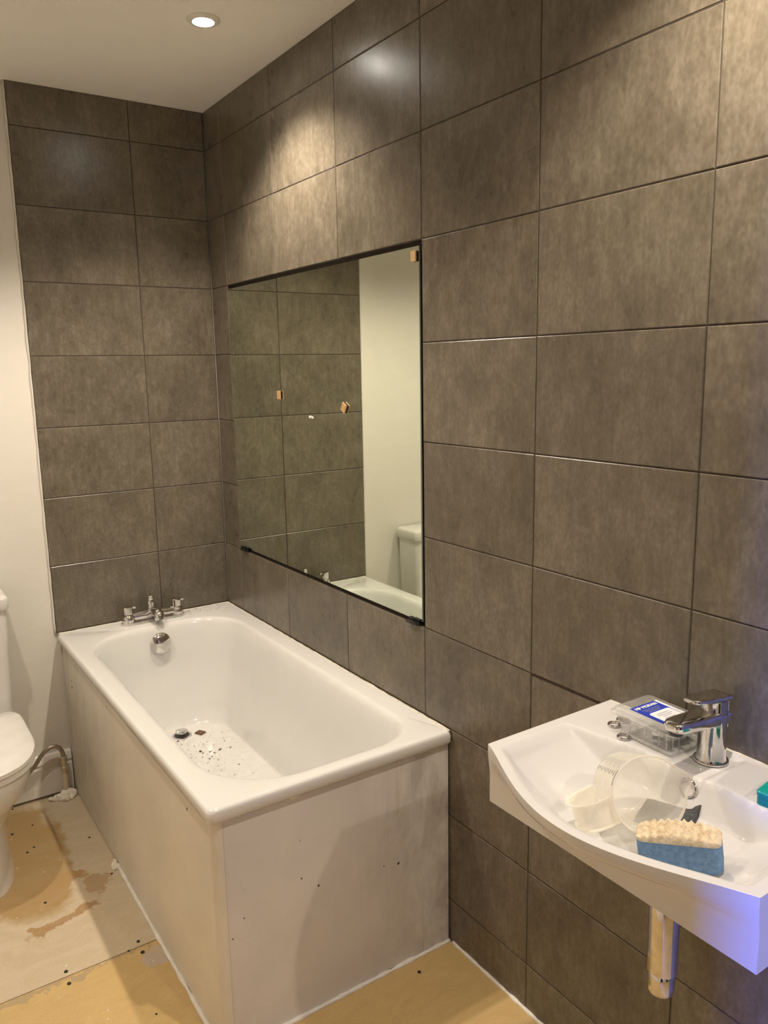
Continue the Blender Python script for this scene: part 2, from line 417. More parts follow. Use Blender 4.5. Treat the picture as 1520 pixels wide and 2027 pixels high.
# floor sheets, each lying on the sub floor
def board(x0, x1, y0, y1, mat):
    o = box('floor_board', x0, x1, y0, y1, -.0058, 0, mat, floor); return o
board(X0, -.002, -.9895, .009, M['boardA']); board(X0, -.002, -2.21, -.9925, M['boardB']); board(X0, -.002, -3.43, -2.213, M['boardB']); board(X0, -.002, Y0, -3.433, M['boardB'])
nm = bmesh.new(); lathe_bm(nm, [(.0050, 0), (.0046, .0008), (.003, .0011)], n=10); nme = bpy.data.meshes.new('nail_head'); nm.to_mesh(nme); nm.free(); nme.materials.append(M['nail'])
for (x, y, s) in [(-.886, -.018, .8), (-.915, -.191, 1), (-.892, -.336, .9), (-.868, -.317, .8), (-.70, -.367, .8), (-.692, -.615, .8), (-.896, -.642, .9), (-.716, -.969, 1), (-.719, -1.018, 1.2), (-.909, -.971, 1.1), (-.912, -1.02, 1.1),
                  (-.749, -.991, .7), (-.757, -1.25, .6), (-.846, -.172, .7), (-.142, -1.512, 1), (-1.10, -.97, 1), (-1.10, -1.02, 1), (-.52, -1.6, 1), (-.95, -1.3, .7), (-1.2, -1.5, 1)]:
    o = link('nail_head', nme, None, floor); o.location = (x, y, 0); o.scale = (s, s * 1.15, 1)
# pale flecks of filler on the boards
fb = bmesh.new()
for k in range(30):
    x, y = random.uniform(-1.15, -.70), random.uniform(-1.25, -.02); r = random.uniform(.001, .0028)
    lathe_bm(fb, [(r, 0), (r * .7, .0012), (r * .2, .0015)], (x, y, 0), n=6)
o = bm_obj('paint_flecks', fb, M['white'], floor); o['kind'] = 'stuff'

# sealant beads where panels and walls meet the floor
def bead(name, pts, r, mat, parent=None, seed=0, n=8):
    P_ = []
    for a, b in zip(pts, pts[1:]):
        a, b = Vector(a), Vector(b); k = max(2, int((b - a).length / .012))
        P_ += [a.lerp(b, i / k) for i in range(k)]
    P_.append(Vector(pts[-1]))
    rad = [r * (1 + .55 * noise.noise(p * 38 + Vector((seed, 0, 0)))) for p in P_]
    return bm_obj(name, tube_bm(bmesh.new(), P_, rad, n), mat, parent, True)
struct(bead('trim_1', [(-.002, -1.478, .001), (-.002, -3.4, .001)], .0055, M['sealant'], seed=3))

# skirting board on the plain part of the back wall
prof = [(.0095, .012), (-.012, .012), (-.012, .118), (-.0085, .124), (-.0085, .130), (-.012, .134), (-.010, .150), (-.004, .163), (.0, .166), (.0095, .166)]
sk = bmesh.new()
loft_bm(sk, [[Vector((x, y, z)) for (y, z) in prof] for x in (X0, -.666)])
struct(smooth_sharp(bm_obj('baseboard_back', sk, M['gloss']), 25))

# unseen dark door, added so the trap's chrome reflects something dark
d2 = struct(box('added_dark_door', -1.02, -.22, Y0 + .001, Y0 + .04, 0, 2.0, simple('dark_door', (.035, .024, .018), .4, var=.2, vs=8)))
fr = box_bm(bmesh.new(), -1.09, -1.02, Y0 + .001, Y0 + .05, 0, 2.07); box_bm(fr, -.22, -.15, Y0 + .001, Y0 + .05, 0, 2.07); box_bm(fr, -1.02, -.22, Y0 + .001, Y0 + .05, 2.0, 2.07)
bm_obj('added_door_frame', fr, M['gloss'], d2)
lathe('added_door_handle', [(.008, 0), (.008, .03), (.024, .036), (.026, .05), (.016, .06), (.001, .062)], M['chrome'], d2, (-.29, Y0 + .04, 1.0), (0, 1, 0), n=24)

# ------------------------------------------------------------------ ceiling downlight
dl = thing('downlight', 'small round white recessed ceiling spotlight, switched on, above the bath', 'ceiling light', (-.293, -.762, H))
lathe('bezel', [(.026, -.004), (.030, -.0075), (.040, -.006), (.0455, -.002), (.046, 0)], M['gloss'], dl, cap0=False, cap1=False, n=40)
lathe('lamp_face', [(.0275, -.004), (.0274, -.0025), (.001, -.0015)], M['lamp'], dl, cap0=False, cap1=False, n=32)

# ------------------------------------------------------------------ mirror
mir = thing('wall_mirror', 'large rectangular frameless mirror set flush into the grey tiling above the bath', 'mirror', (0, -.76, .887))
mv = bmesh.new(); box_bm(mv, .0002, .0050, -1.3470, -.1530, .8885, 1.8620)
mo = bm_obj('mirror_glass', mv, M['mirror'], mir); mo.data.materials.append(M['glassedge'])
for p in mo.data.polygons: p.material_index = 0 if p.normal.x < -.9 else 1
mo.matrix_parent_inverse = Matrix.Translation((0, .76, -.887))
bk = box('backing', .0050, .0099, -1.343, -.158, .893, 1.858, M['recess'], mir); bk.matrix_parent_inverse = Matrix.Translation((0, .76, -.887))
for yc in (-.205, -1.315):
    cb = bmesh.new(); box_bm(cb, -.016, .0095, yc - .026, yc + .026, .8785, .8830, .001, 1); box_bm(cb, -.0035, -.0003, yc - .022, yc + .022, .8830, .8925, .0008, 1); box_bm(cb, -.0165, -.0135, yc - .018, yc + .018, .8785, .8870, .0008, 1)
    o = bm_obj('clip', cb, M['black'], mir); o['label'] = 'black plastic clip under the mirror'; o.matrix_parent_inverse = Matrix.Translation((0, .76, -.887))
rs = bmesh.new()
for k in range(7):
    lathe_bm(rs, [(.003 + random.random() * .002, 0), (.002, -.0007), (.0008, -.001)], (-.0001, -.765 + k * .0042 - .012, 1.4165 - abs(k - 3) * .0004 + random.uniform(-.003, .002)), (1, 0, 0), 6)
o = bm_obj('glue_residue', rs, M['white'], mir); o.matrix_parent_inverse = Matrix.Translation((0, .76, -.887)); o['label'] = 'small white smear of glue on the mirror'

def sticky_pad(y, z, w, h, rot, label, topmat='cork'):
    t = thing('sticky_pad', label, 'pad', (0, y, z), 0, 'tan pads stuck to the mirror'); t.rotation_euler = (rot, 0, 0)
    box('pad_face', -.0068, -.0030, -w / 2, w / 2, -h / 2, h / 2, M[topmat], t, .0005, 1)
    box('adhesive', -.0030, -.0002, -w / 2 + .0008, w / 2 - .0008, -h / 2 + .0008, h / 2 - .0008, M['black'], t)
sticky_pad(-1.331, 1.838, .022, .026, 0, 'square tan pad stuck in the upper right corner of the mirror')
sticky_pad(-.551, 1.481, .024, .028, 0, 'straight tan pad stuck on the mirror, over the reflected tile joint')
sticky_pad(-.974, 1.451, .024, .027, .5, 'tan pad stuck at a tilt on the mirror, above the white glue smear')

# ------------------------------------------------------------------ bath
BW, BL, BZ = .675, 1.475, .6245
bath = thing('bathtub', 'white fitted bath with a grubby panelled front, standing under the mirror', 'bath', (0, 0, 0))
rr4 = lambda a, b, c, d: (a, b, c, d)     # radii at (x1,y1) wall-back, (x0,y1), (x0,y0), (x1,y0)
ox0, ox1, oy0, oy1 = -.614, -.072, -1.430, -.128
R_op = (.16, .20, .20, .13)
def opn(e, z, rs=1): return rrect(ox0 + e, ox1 - e, oy0 + e, oy1 - e, [max(.02, r - e * rs) for r in R_op], z)
def lerp_ring(a, b, t): return [p.lerp(q, t) for p, q in zip(a, b)]
outer = lambda e, z: rrect(-BW + e, -.0022 - min(e, .002), -BL + e, -.0022 - min(e, .002), (.002, .008, .018, .006), z)
floor_r = rrect(-.515, -.168, -1.17, -.238, (.11, .13, .13, .10), .243)
mid_r = rrect(-.562, -.118, -1.29, -.160, (.14, .17, .18, .13), .40)
top_r = opn(.020, .565)
rings = [outer(.020, .592), outer(.004, .590), outer(0, .594), outer(0, .612), outer(.002, .6195), outer(.007, .6235), outer(.012, .6245),
         opn(-.012, .6245), opn(-.004, .6228), opn(.003, .617), opn(.009, .604), top_r, lerp_ring(top_r, mid_r, .5), mid_r, lerp_ring(mid_r, floor_r, .45)]
for zz, fl in ((.045, .30), (.026, .20), (.012, .11), (.004, .05)):
    rings.append([Vector((q_.x, q_.y, .243 + zz * (1.25 if f_.y > -.33 else .75))) for q_, f_ in [(f_.lerp(m_, fl * (1.5 if f_.y > -.33 else .9)), f_) for m_, f_ in zip(mid_r, floor_r)]])
rings.append(floor_r)
cen = Vector((-.34, -.60, .238))
for t in (.06, .25, .5, .75): rings.append([p.lerp(cen, t) for p in floor_r])
tb = loft_bm(bmesh.new(), rings, False, True)
tub = smooth_sharp(bm_obj('tub', tb, M['enamel'], bath), 60)
# skirts: boards under the rim, two ends
sp_ = bmesh.new(); box_bm(sp_, -.662, -.650, -1.4500, -.004, .004, .592, .0012, 1)
side = bm_obj('side_panel', sp_, M['sidep'], bath); side['label'] = 'grubby cream bath panel along the long side'
ep_ = bmesh.new(); box_bm(ep_, -.640, -.004, -1.4635, -1.4510, .004, .592, .0012, 1)
endp = bm_obj('end_panel', ep_, M['endp'], bath); endp['label'] = 'smeared pale grey bath panel across the near end'
# rounded corner strip between the panels
cs = loft_bm(bmesh.new(), [[Vector((-.640 - .0240 * math.sin(a) if True else 0, -1.4415 - .0235 * math.cos(a), z)) for a in [i * math.pi / 2 / 8 for i in range(9)]] + [Vector((-.652, -1.4415, z)), Vector((-.640, -1.452, z))] for z in (.003, .592)])
smooth_sharp(bm_obj('corner_strip', cs, M['sidep'], bath), 40)
# short white sealant beads under the rim at the near end
bead('rim_sealant', [(-.10, -1.4650, .588), (-.006, -1.4650, .588)], .0025, M['sealant'], bath, 5)
bead('rim_sealant', [(-.665, -1.4650, .588), (-.60, -1.4655, .588)], .0034, M['sealant'], bath, 7)
bead('rim_sealant', [(-.475, -1.4655, .588), (-.44, -1.4655, .588)], .0040, M['sealant'], bath, 8)
bead('wall_sealant', [(-.0062, -.006, .6235), (-.0062, -1.47, .6235)], .0036, M['oldseal'], bath, 2)
bead('wall_sealant', [(-.670, -.0055, .6235), (-.0062, -.0055, .6235)], .0032, M['oldseal'], bath, 4)
bead('floor_sealant', [(-.665, -.60, .002), (-.666, -1.445, .002), (-.640, -1.4685, .002)], .0060, M['sealant'], bath, 9)
bead('floor_sealant', [(-.640, -1.467, .002), (-.004, -1.4670, .002)], .0058, M['sealant'], bath, 11)
# chips and screws on the panels
ch = bmesh.new()
for (x, z, r) in [(-.45, .37, .0025), (-.405, .333, .0032), (-.60, .33, .002), (-.17, .30, .0042), (-.215, .31, .002), (-.63, .29, .002), (-.45, .47, .0014)]:
    lathe_bm(ch, [(r, 0), (r * .7, .0007), (r * .2, .001)], (x, -1.4634, z), (0, -1, .0), 7)
for (y, z, r) in [(-.115, .45, .006), (-.118, .475, .004), (-1.30, .545, .004), (-.60, .55, .003), (-.2, .51, .002)]:
    lathe_bm(ch, [(r, 0), (r * .7, .0007), (r * .2, .001)], (-.6619, y, z), (-1, 0, 0), 7)
o = bm_obj('paint_chips', ch, M['crumb'], bath); o['kind'] = 'stuff'

# waste and overflow
DR = Vector((-.332, -.297, .2405))
lathe('waste_ring', [(.0375, 0), (.036, .0025), (.030, .0035), (.025, -.001), (.022, -.006)], M['chrome'], bath, DR, n=40)
lathe('waste_gap_shade', [(.0275, .0010), (.0274, .0032), (.001, .0034)], M['rubber'], bath, DR, n=32)  # dark disc standing in for the shaded gap under the plug
lathe('plug', [(.012, .003), (.012, .0125), (.0215, .0135), (.0232, .0155), (.0228, .0185), (.018, .0210), (.001, .0220)], M['chrome'], bath, DR, n=40)
ova = Vector((0, -.97, .17)).normalized()
lathe('overflow_cap', [(.012, -.012), (.012, .006), (.034, .008), (.038, .011), (.039, .015), (.035, .020), (.021, .0245), (.001, .026)], M['chrome'], bath, (-.343, -.148, .560), ova, n=40)

# crumbs lying in the bath and on its ledge
def crumbs(name, n, fn, zf, mat, label, rs=(.0008, .0028)):
    bm = bmesh.new()
    for k in range(n):
        x, y = fn(); z = zf(x, y); r = random.uniform(*rs) * (1 if random.random() < .9 else 1.8); a = random.uniform(0, math.pi); e = random.uniform(.6, 2.2)
        vs = [bm.verts.new((x + r * e * math.cos(a) * c - r * math.sin(a) * s, y + r * e * math.sin(a) * c + r * math.cos(a) * s, z + h)) for (c, s, h) in [(1, .2, 0), (0, 1, 0), (-1, -.1, 0), (0, -1, 0)]]
        t = bm.verts.new((x, y, z + r * .8))
        for i in range(4): bm.faces.new((vs[i], vs[(i + 1) % 4], t))
    o = bm_obj(name, bm, M[mat]); o['kind'] = 'stuff'; return tag(o, label, 'debris')
def in_floor():
    while True:
        x, y = random.gauss(-.33, .07), random.gauss(-.50, .17)
        if -.49 < x < -.20 and -1.08 < y < -.26 and (Vector((x, y, 0)) - Vector((DR.x, DR.y, 0))).length > .042: return x, y
crumbs('dirt_crumbs', 150, in_floor, lambda x, y: .2385 + .003, 'tancrumb', 'scatter of fine pale dirt on the floor of the bath', (.0007, .0022))
crumbs('dark_chips', 26, in_floor, lambda x, y: .2385 + .003, 'crumb', 'scatter of small dark chips on the floor of the bath', (.0016, .0034))
crumbs('ledge_grit', 60, lambda: (random.uniform(-.22, -.02), random.uniform(-.075, -.014)), lambda x, y: BZ - .0002, 'crumb', 'dark grit scattered on the bath ledge right of the taps', (.0007, .0022))
sp = thing('wooden_pad', 'small brown square pad lying loose beside the bath plug', 'pad', (-.270, -.322, .2415), .5)
box('pad_face', -.013, .013, -.016, .016, .0012, .006, M['brownpad'], sp, .0006, 1); box('pad_base', -.0125, .0125, -.0155, .0155, 0, .0012, M['cork'], sp)

# ------------------------------------------------------------------ bath taps (two-hole filler)
bt = thing('bath_tap', 'chrome two-handled bath filler tap on the far ledge of the bath', 'tap', (-.333, -.058, BZ))
bb = bmesh.new()
loft_bm(bb, [rrect(-.121, .121, -.025, .025, .0249, z) for z in (0, .009)] + [rrect(-.118, .118, -.022, .022, .0219, .011)])
smooth_sharp(bm_obj('base_plate', bb, M['chrome'], bt), 40)
br_ = bmesh.new(); tube_bm(br_, [(-.092, 0, .024), (-.05, 0, .025), (0, 0, .027), (.05, 0, .025), (.092, 0, .024)], [.0165, .0185, .0205, .0185, .0165], 20)
smooth_sharp(bm_obj('bridge', br_, M['chrome'], bt), 50)
for sx in (-1, 1):
    lathe('pillar', [(.0248, .010), (.0248, .026), (.0215, .034), (.0165, .038)], M['chrome'], bt, (sx * .094, 0, 0), n=28)
    hd = lathe('handle', [(.0150, .038), (.0168, .041), (.0175, .066), (.0155, .0690), (.001, .0705)], M['chrome'], bt, (sx * .094, 0, 0), n=10, ang=20)
    box('handle_tab', sx * .094 + .008, sx * .094 + .028, -.006, .006, .060, .0690, M['chrome'], hd, .002, 2)
so = spline([(0, -.008, .030), (0, -.040, .040), (0, -.068, .036), (0, -.078, .018)], 6)
sb = bmesh.new(); tube_bm(sb, so, [.0175 + .003 * math.sin(math.pi * i / (len(so) - 1)) for i in range(len(so))], 22)
smooth_sharp(bm_obj('spout', sb, M['chrome'], bt), 50)
lathe('shower_outlet', [(.0115, .038), (.0135, .046), (.0135, .070), (.0100, .073), (.0092, .078), (.0115, .080), (.0115, .087), (.0090, .090), (.0095, .096), (.001, .097)], M['chrome'], bt, (-.004, .012, 0), n=16, ang=25)

# ------------------------------------------------------------------ wash basin
ZT, ZB = .893, .779
YL, YR = -1.990, -2.510
yc0, hw = (YL + YR) / 2, (YL - YR) / 2
basin = thing('wash_basin', 'white wall-hung wash basin with a bowed front rim, on the tiled wall', 'basin', (0, 0, 0))
def bow(y):
    s = (y - yc0) / hw
    return .330 + .092 * max(0.0, math.cos(s * math.pi / 2)) ** 1.15
def smin(vals, k=.16):
    m = min(vals); return m - k * math.log(sum(math.exp(-(v - m) / k) for v in vals))
def chan(y):     # shallow channel that carries the tap
    d = abs(y - (-2.252)); return max(0.0, min(1.0, (.046 - d) / .016))
def ztop(x, y):
    fr, bk_ = -bow(y) + .019, -.128 - .030 * max(0, (y + 2.17) / .18) - .014 * max(0, (-2.36 - y) / .15)
    ch_ = chan(y); ch_ = ch_ * ch_ * (3 - 2 * ch_)
    bk_ += .004 * ch_
    dl_, dr_ = (YL - .020) - y, y - (YR + .020)
    t = smin([(x - fr) / .072, (bk_ - x) / .028, dl_ / .125, dr_ / .105], .045)
    t = max(0.0, min(1.0, t)); q = min(1.0, t / .22); e = t - .22 * .5 * q * (1 - q) if t < .22 else t
    e = e + .10 * t * (1 - t)
    depth = .050 + .024 * max(0, min(1, (-.15 - x) / .13))
    z = ZT - depth * e
    if x > bk_ - .02: z -= .0055 * ch_ * max(0, min(1, (-.012 - x) / .010 if x > -.022 else 1)) * (1 - t)
    return z
NY, NX = 132, 96
bmB = bmesh.new(); grid = []
def xs(v): return v
us = []
for i in range(NX + 1): us.append(i / NX)
for j in range(NY + 1):
    y = YL + (YR - YL) * j / NY; b = bow(y); row = []
    for i in range(NX + 1):
        x = -b * us[i]; row.append(bmB.verts.new((x, y, ztop(x, y))))
    grid.append(row)
for j in range(NY):
    for i in range(NX): bmB.faces.new((grid[j][i], grid[j + 1][i], grid[j + 1][i + 1], grid[j][i + 1]))
# skirt: left side, front, right side; front tucks back from the bowed rim to a flat apron
def bound():
    out = [(grid[0][i], 0.0, (0, 1)) for i in range(NX + 1)]
    out += [(grid[j][NX], 0.0, (-1, 0)) for j in range(1, NY + 1)]
    out += [(grid[NY][i], 0.0, (0, -1)) for i in range(NX - 1, -1, -1)]
    return [v for v, _, _ in out]
B0 = bound(); prev = B0
prof_s = [(0, .0125), (.03, .020), (.16, .029), (.40, .038), (.70, .047), (.92, .057), (1.0, .070), (1.0, ZT - ZB)]
for (k, dz) in prof_s:
    ring = []
    for v in B0:
        x, y = v.co.x, v.co.y
        tuck = max(0.0, -x - .325) * k
        ring.append(bmB.verts.new((x + tuck, y, ZT - dz)))
    for a in range(len(B0) - 1): bmB.faces.new((prev[a], prev[a + 1], ring[a + 1], ring[a]))
    prev = ring
bmB.faces.new(prev)
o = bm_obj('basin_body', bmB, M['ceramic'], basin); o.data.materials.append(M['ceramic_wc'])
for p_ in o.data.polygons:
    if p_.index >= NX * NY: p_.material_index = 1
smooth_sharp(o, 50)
bv = o.modifiers.new('round', 'BEVEL'); bv.width = .0115; bv.segments = 5; bv.limit_method = 'ANGLE'; bv.angle_limit = math.radians(52); bv.harden_normals = False
bead('wall_sealant', [(-.002, YL - .004, ZT - .001), (-.002, YR + .004, ZT - .001)], .0022, M['oldseal'], basin, 13)
rg = bmesh.new(); RC = Vector((-.1375, -2.268, .869)); ra = Vector((-.96, 0, .28)).normalized(); rh = Vector((0, 1, 0)); rk = ra.cross(rh)
N = 36; rngs = [[RC + (rh * math.cos(2 * math.pi * i / N) + rk * math.sin(2 * math.pi * i / N)) * (.0145 + .0035 * math.cos(2 * math.pi * j / 10)) + ra * .0035 * math.sin(2 * math.pi * j / 10) for j in range(10)] for i in range(N)]
rv = [[rg.verts.new(p) for p in r] for r in rngs]
for i in range(N):
    for j in range(10): rg.faces.new((rv[i][j], rv[(i + 1) % N][j], rv[(i + 1) % N][(j + 1) % 10], rv[i][(j + 1) % 10]))
bm_obj('overflow_ring', rg, M['chrome'], basin, True)
lathe('overflow_hole', [(.0125, .0), (.0124, .0012), (.001, .0016)], M['white'], basin, RC - ra * .0015, ra, n=24)
lathe('basin_waste', [(.031, 0), (.029, .003), (.02, .004), (.001, .0045)], M['chrome'], basin, (-.205, -2.28, ztop(-.205, -2.28) - .0025), n=32)

# bottle trap under the basin
trap = thing('bottle_trap', 'chrome bottle trap hanging under the wash basin', 'waste trap', (-.163, -2.255, .49))
lathe('tail_pipe', [(.017, .165), (.017, .29)], M['chrome'], trap, n=28)
lathe('cup', [(.0215, .040), (.0255, .044), (.0255, .168), (.0235, .174), (.018, .176)], M['chrome'], trap, n=40)
lathe('cup_cap', [(.018, .0), (.0215, .003), (.0225, .006), (.0225, .036), (.0205, .040)], M['chrome'], trap, n=40)
po = bmesh.new(); tube_bm(po, spline([(.015, 0, .135), (.060, 0, .137), (.12, 0, .138), (.1625, 0, .138)], 4), .0155, 20)
smooth_sharp(bm_obj('outlet_pipe', po, M['chrome'], trap), 60)
lathe('outlet_nut', [(.0155, .028), (.0225, .030), (.0225, .052), (.0155, .054)], M['chrome'], trap, (0, 0, .137), (1, 0, 0), n=10)
lathe('wall_flange', [(.0155, .148), (.032, .157), (.034, .1622)], M['chrome'], trap, (0, 0, .138), (1, 0, 0), n=28)

# basin tap
TZ = ztop(-.055, -2.252)
tp = thing('basin_tap', 'chrome single-lever mixer tap on the back ledge of the wash basin', 'tap', (-.052, -2.252, TZ))
lathe('base_ring', [(.0290, 0.0012), (.0295, .0020), (.0290, .0042), (.0262, .0052)], M['chrome'], tp, n=40)
lathe('gasket', [(.0278, 0), (.0278, .0013)], M['rubber'], tp, n=40)
lathe('tap_body', [(.0255, .0048), (.0240, .009), (.0232, .030), (.0232, .066), (.0238, .086), (.0225, .090)], M['chrome'], tp, n=40)
# neck and lever socket behind the spout
lathe('cartridge', [(.0215, .088), (.0205, .092), (.0205, .113)], M['chrome'], tp, (.002, 0, 0), n=36)
def slab_loft(name, pts, w, h, parent, n=16, squash=None):
    """rounded-rectangle section swept in the xz plane"""
    rings = []
    for i, (x, z, ww, hh) in enumerate(pts):
        rg_ = []
        for k in range(n):
            a = 2 * math.pi * (k + .5) / n; ca, sa = math.cos(a), math.sin(a)
            e = .38; rg_.append(Vector((x, ww * math.copysign(abs(ca) ** e, ca), z + hh * math.copysign(abs(sa) ** e, sa))))
        rings.append(rg_)
    return smooth_sharp(bm_obj(name, loft_bm(bmesh.new(), rings), M['chrome'], parent), 50)
slab_loft('spout', [(.022, .080, .0200, .012), (.0, .081, .0215, .0125), (-.04, .085, .0215, .011), (-.085, .0895, .0205, .0095), (-.105, .0912, .0185, .0088), (-.115, .092, .014, .0075), (-.1185, .0923, .008, .005)], 0, 0, tp)
lathe('aerator', [(.0115, 0), (.0120, .003), (.0120, .012)], M['darkmetal'], tp, (-.101, 0, .0765), n=24)
slab_loft('lever', [(.0245, .1140, .016, .0045), (.0235, .1142, .0190, .0052), (0, .1170, .0205, .0052), (-.035, .1215, .0200, .0048), (-.058, .1245, .0178, .0043), (-.067, .1256, .0130, .0038), (-.0705, .1260, .007, .003)], 0, 0, tp)
# the body runs up straight behind as a flat chrome spine
box('spine', .016, .0245, -.0165, .0165, .060, .114, M['chrome'], tp, .003, 2)

# clear plastic box of fittings
bx = thing('plastic_box', 'small clear plastic box with a blue and white label on the basin ledge', 'box', (-.0655, -2.155, ZT), -.035)
hx, hy = .052, .0685
def tray(name, rings_, mat): return smooth_sharp(bm_obj(name, loft_bm(bmesh.new(), rings_, False, False), mat, bx), 40)
bmt = bmesh.new()
loft_bm(bmt, [rrect(-.043, .043, -.059, .059, .010, .0008), rrect(-.043, .043, -.059, .059, .010, .0045), rrect(-.040, .040, -.056, .056, .008, .0052), rrect(-.0405, .0405, -.0565, .0565, .008, .012), rrect(-.0485, .0485, -.065, .065, .008, .041)], True, False)
smooth_sharp(bm_obj('tray', bmt, M['clear'], bx), 35)
bml = bmesh.new()
loft_bm(bml, [rrect(-hx - .003, hx + .003, -hy - .003, hy + .003, .011, .0375), rrect(-hx - .003, hx + .003, -hy - .003, hy + .003, .011, .0430), rrect(-hx + .001, hx - .001, -hy + .001, hy - .001, .009, .0440), rrect(-hx + .003, hx - .003, -hy + .003, hy - .003, .009, .0500), rrect(-hx + .006, hx - .006, -hy + .006, hy - .006, .007, .0512)], False, True)
lid = smooth_sharp(bm_obj('lid', bml, M['clear'], bx), 30); lid['label'] = 'clear lid with a stuck-on label'
# ribs inside the tray wall
rb = bmesh.new()
for k in range(7):
    y = -.048 + k * .016
    box_bm(rb, -.0400, -.0388, y - .001, y + .001, .010, .038)
for k in range(5):
    x = -.032 + k * .016
    box_bm(rb, x - .001, x + .001, -.0560, -.0548, .010, .038)
bm_obj('ribs', rb, M['clear'], bx)
lb = bmesh.new(); box_bm(lb, -.036, .030, -.047, .038, .0513, .0516)
lab = bm_obj('label', lb, M['blue'], bx); lab['label'] = 'blue stuck-on label with white lettering'
box('label_strip', .030, .036, -.047, .038, .0513, .0516, M['white'], lab)
wb = bmesh.new(); loft_bm(wb, [rrect(-.026, .028, -.043, .004, .006, .05165), rrect(-.026, .028, -.043, .004, .006, .0518)])
bm_obj('label_panel', wb, M['white'], lab)
def text(body, size, x, y, z, mat, parent, bold=0.0, width=.055):
    cu = bpy.data.curves.new('lettering', 'FONT'); cu.body = body; cu.size = size; cu.align_x = 'CENTER'; cu.align_y = 'CENTER'; cu.extrude = .00008; cu.offset = bold
    tmp = bpy.data.objects.new('lettering', cu); COL.objects.link(tmp)
    dg = bpy.context.evaluated_depsgraph_get(); me = bpy.data.meshes.new_from_object(tmp.evaluated_get(dg)); bpy.data.objects.remove(tmp)
    me.materials.clear(); o = link('lettering', me, mat, parent); o.location = (x, y, z); o.scale = (width / o.dimensions.x,) * 2 + (1,); return o
text('MP MORAN', .0150, -.003, .0285, .0518, M['white'], lab, .0007)
tl = bmesh.new()
for k, (w0, yy) in enumerate([(.046, .0185), (.040, .0135), (.03, .009)]): box_bm(tl, -.003 - w0 / 2, -.003 + w0 / 2, yy - .0007, yy + .0007, .0516, .05185)
bm_obj('small_print', tl, M['greytext'], lab)
tl = bmesh.new()
for k, (w0, yy) in enumerate([(.030, -.006), (.036, -.0115), (.022, -.017), (.028, -.024)]): box_bm(tl, -w0 / 2, w0 / 2, yy - .0006, yy + .0006, .0518, .0520)
bm_obj('small_print', tl, M['greytext'], lab)
# dark clips loose inside the box
def clip_thing(x, y, rz, rx, label):
    t = thing('metal_clip', label, 'clip', (x, y, ZT + .0085), rz, 'dark clips inside the clear box')
    b = bmesh.new(); box_bm(b, -.011, .011, -.006, .006, 0, .003, .0008, 1); bm_obj('plate', b, M['darkmetal'], t)
    b = bmesh.new(); box_bm(b, -.011, -.0085, -.006, .006, .003, .016, .0008, 1); bm_obj('upright', b, M['darkmetal'], t)
    b = bmesh.new(); box_bm(b, -.0085, .004, -.005, .005, .0135, .016, .0006, 1); bm_obj('tongue', b, M['darkmetal'], t)
LB = 'dark metal clip lying inside the clear box on the basin ledge'
for (x, y, rz) in [(-.088, -2.192, 1.4), (-.068, -2.199, 1.2), (-.048, -2.194, -.5), (-.084, -2.168, 2.0), (-.060, -2.172, .9), (-.044, -2.170, 1.7)]: clip_thing(x, y, rz, 0, LB)

# rings beside the box
def metal_ring(x, y, z, tilt, label, solid=False, R=.0105, r=.0024):
    t = thing('metal_ring', label, 'ring', (x, y, z), 0, 'loose chrome rings on the basin ledge'); t.rotation_euler = tilt
    b = bmesh.new(); n, m = 32, 10
    vs = [[b.verts.new(((R + r * math.cos(2 * math.pi * j / m)) * math.cos(2 * math.pi * i / n), (R + r * math.cos(2 * math.pi * j / m)) * math.sin(2 * math.pi * i / n), r + r * math.sin(2 * math.pi * j / m))) for j in range(m)] for i in range(n)]
    for i in range(n):
        for j in range(m): b.faces.new((vs[i][j], vs[(i + 1) % n][j], vs[(i + 1) % n][(j + 1) % m], vs[i][(j + 1) % m]))
    bm_obj('rim', b, M['chrome'], t, True)
    if solid: lathe('disc', [(R, r * .6), (R, r), (.001, r * 1.1)], M['darkmetal'], t, n=24)
metal_ring(-.0890, -2.0735, ZT, (0, 0, 0), 'open chrome ring on the basin ledge, leftmost in front of the clear box')
metal_ring(-.1160, -2.1180, ZT + .0002, (0, 0, 0), 'chrome ring nearest the bowl, against the long side of the clear box')
metal_ring(-.0600, -2.0700, ZT, (0, 0, 0), 'dark filled ring half behind the leftmost chrome ring', True)

# measuring jug on its side
jc = Vector((-.2689, -2.2925, .9125)); ja = Vector((-.439, -.841, .317)).normalized(); JL, JR, Jr = .1114, .0572, .0492
jug = thing('measuring_jug', 'cloudy plastic measuring jug lying on its side in the wash basin', 'jug', (0, 0, 0))
hv = Vector((-1, .3, -.30)); jh = (hv - ja * hv.dot(ja)).normalized(); jk = ja.cross(jh)      # jh = towards the handle
bc = jc - ja * JL
def jp(ang, r, t): return bc + ja * t + (jh * math.cos(ang) + jk * math.sin(ang)) * r
nj = 56; rings = []
def jr(t): return Jr + (JR - Jr) * t / JL
def jring(t, dr, lipk=0):
    out = []
    for i in range(nj):
        a = 2 * math.pi * i / nj; d = math.atan2(math.sin(a - math.pi), math.cos(a - math.pi))
        sp_k = lipk * .011 * math.exp(-(d / .26) ** 2)
        out.append(jp(a, max(jr(t) + dr + sp_k, .001), t + sp_k * .35))
    return out
rings = [jring(.0, -.046), jring(.0, -.006), jring(.003, -.0015), jring(.012, 0), jring(JL * .5, 0), jring(JL * .8, 0, .25), jring(JL * .95, .0, .8), jring(JL - .001, .0022, 1), jring(JL + .0005, .0030, 1), jring(JL + .0018, .0020, 1), jring(JL + .0012, .0005, 1), jring(JL - .0015, -.0006, 1)]
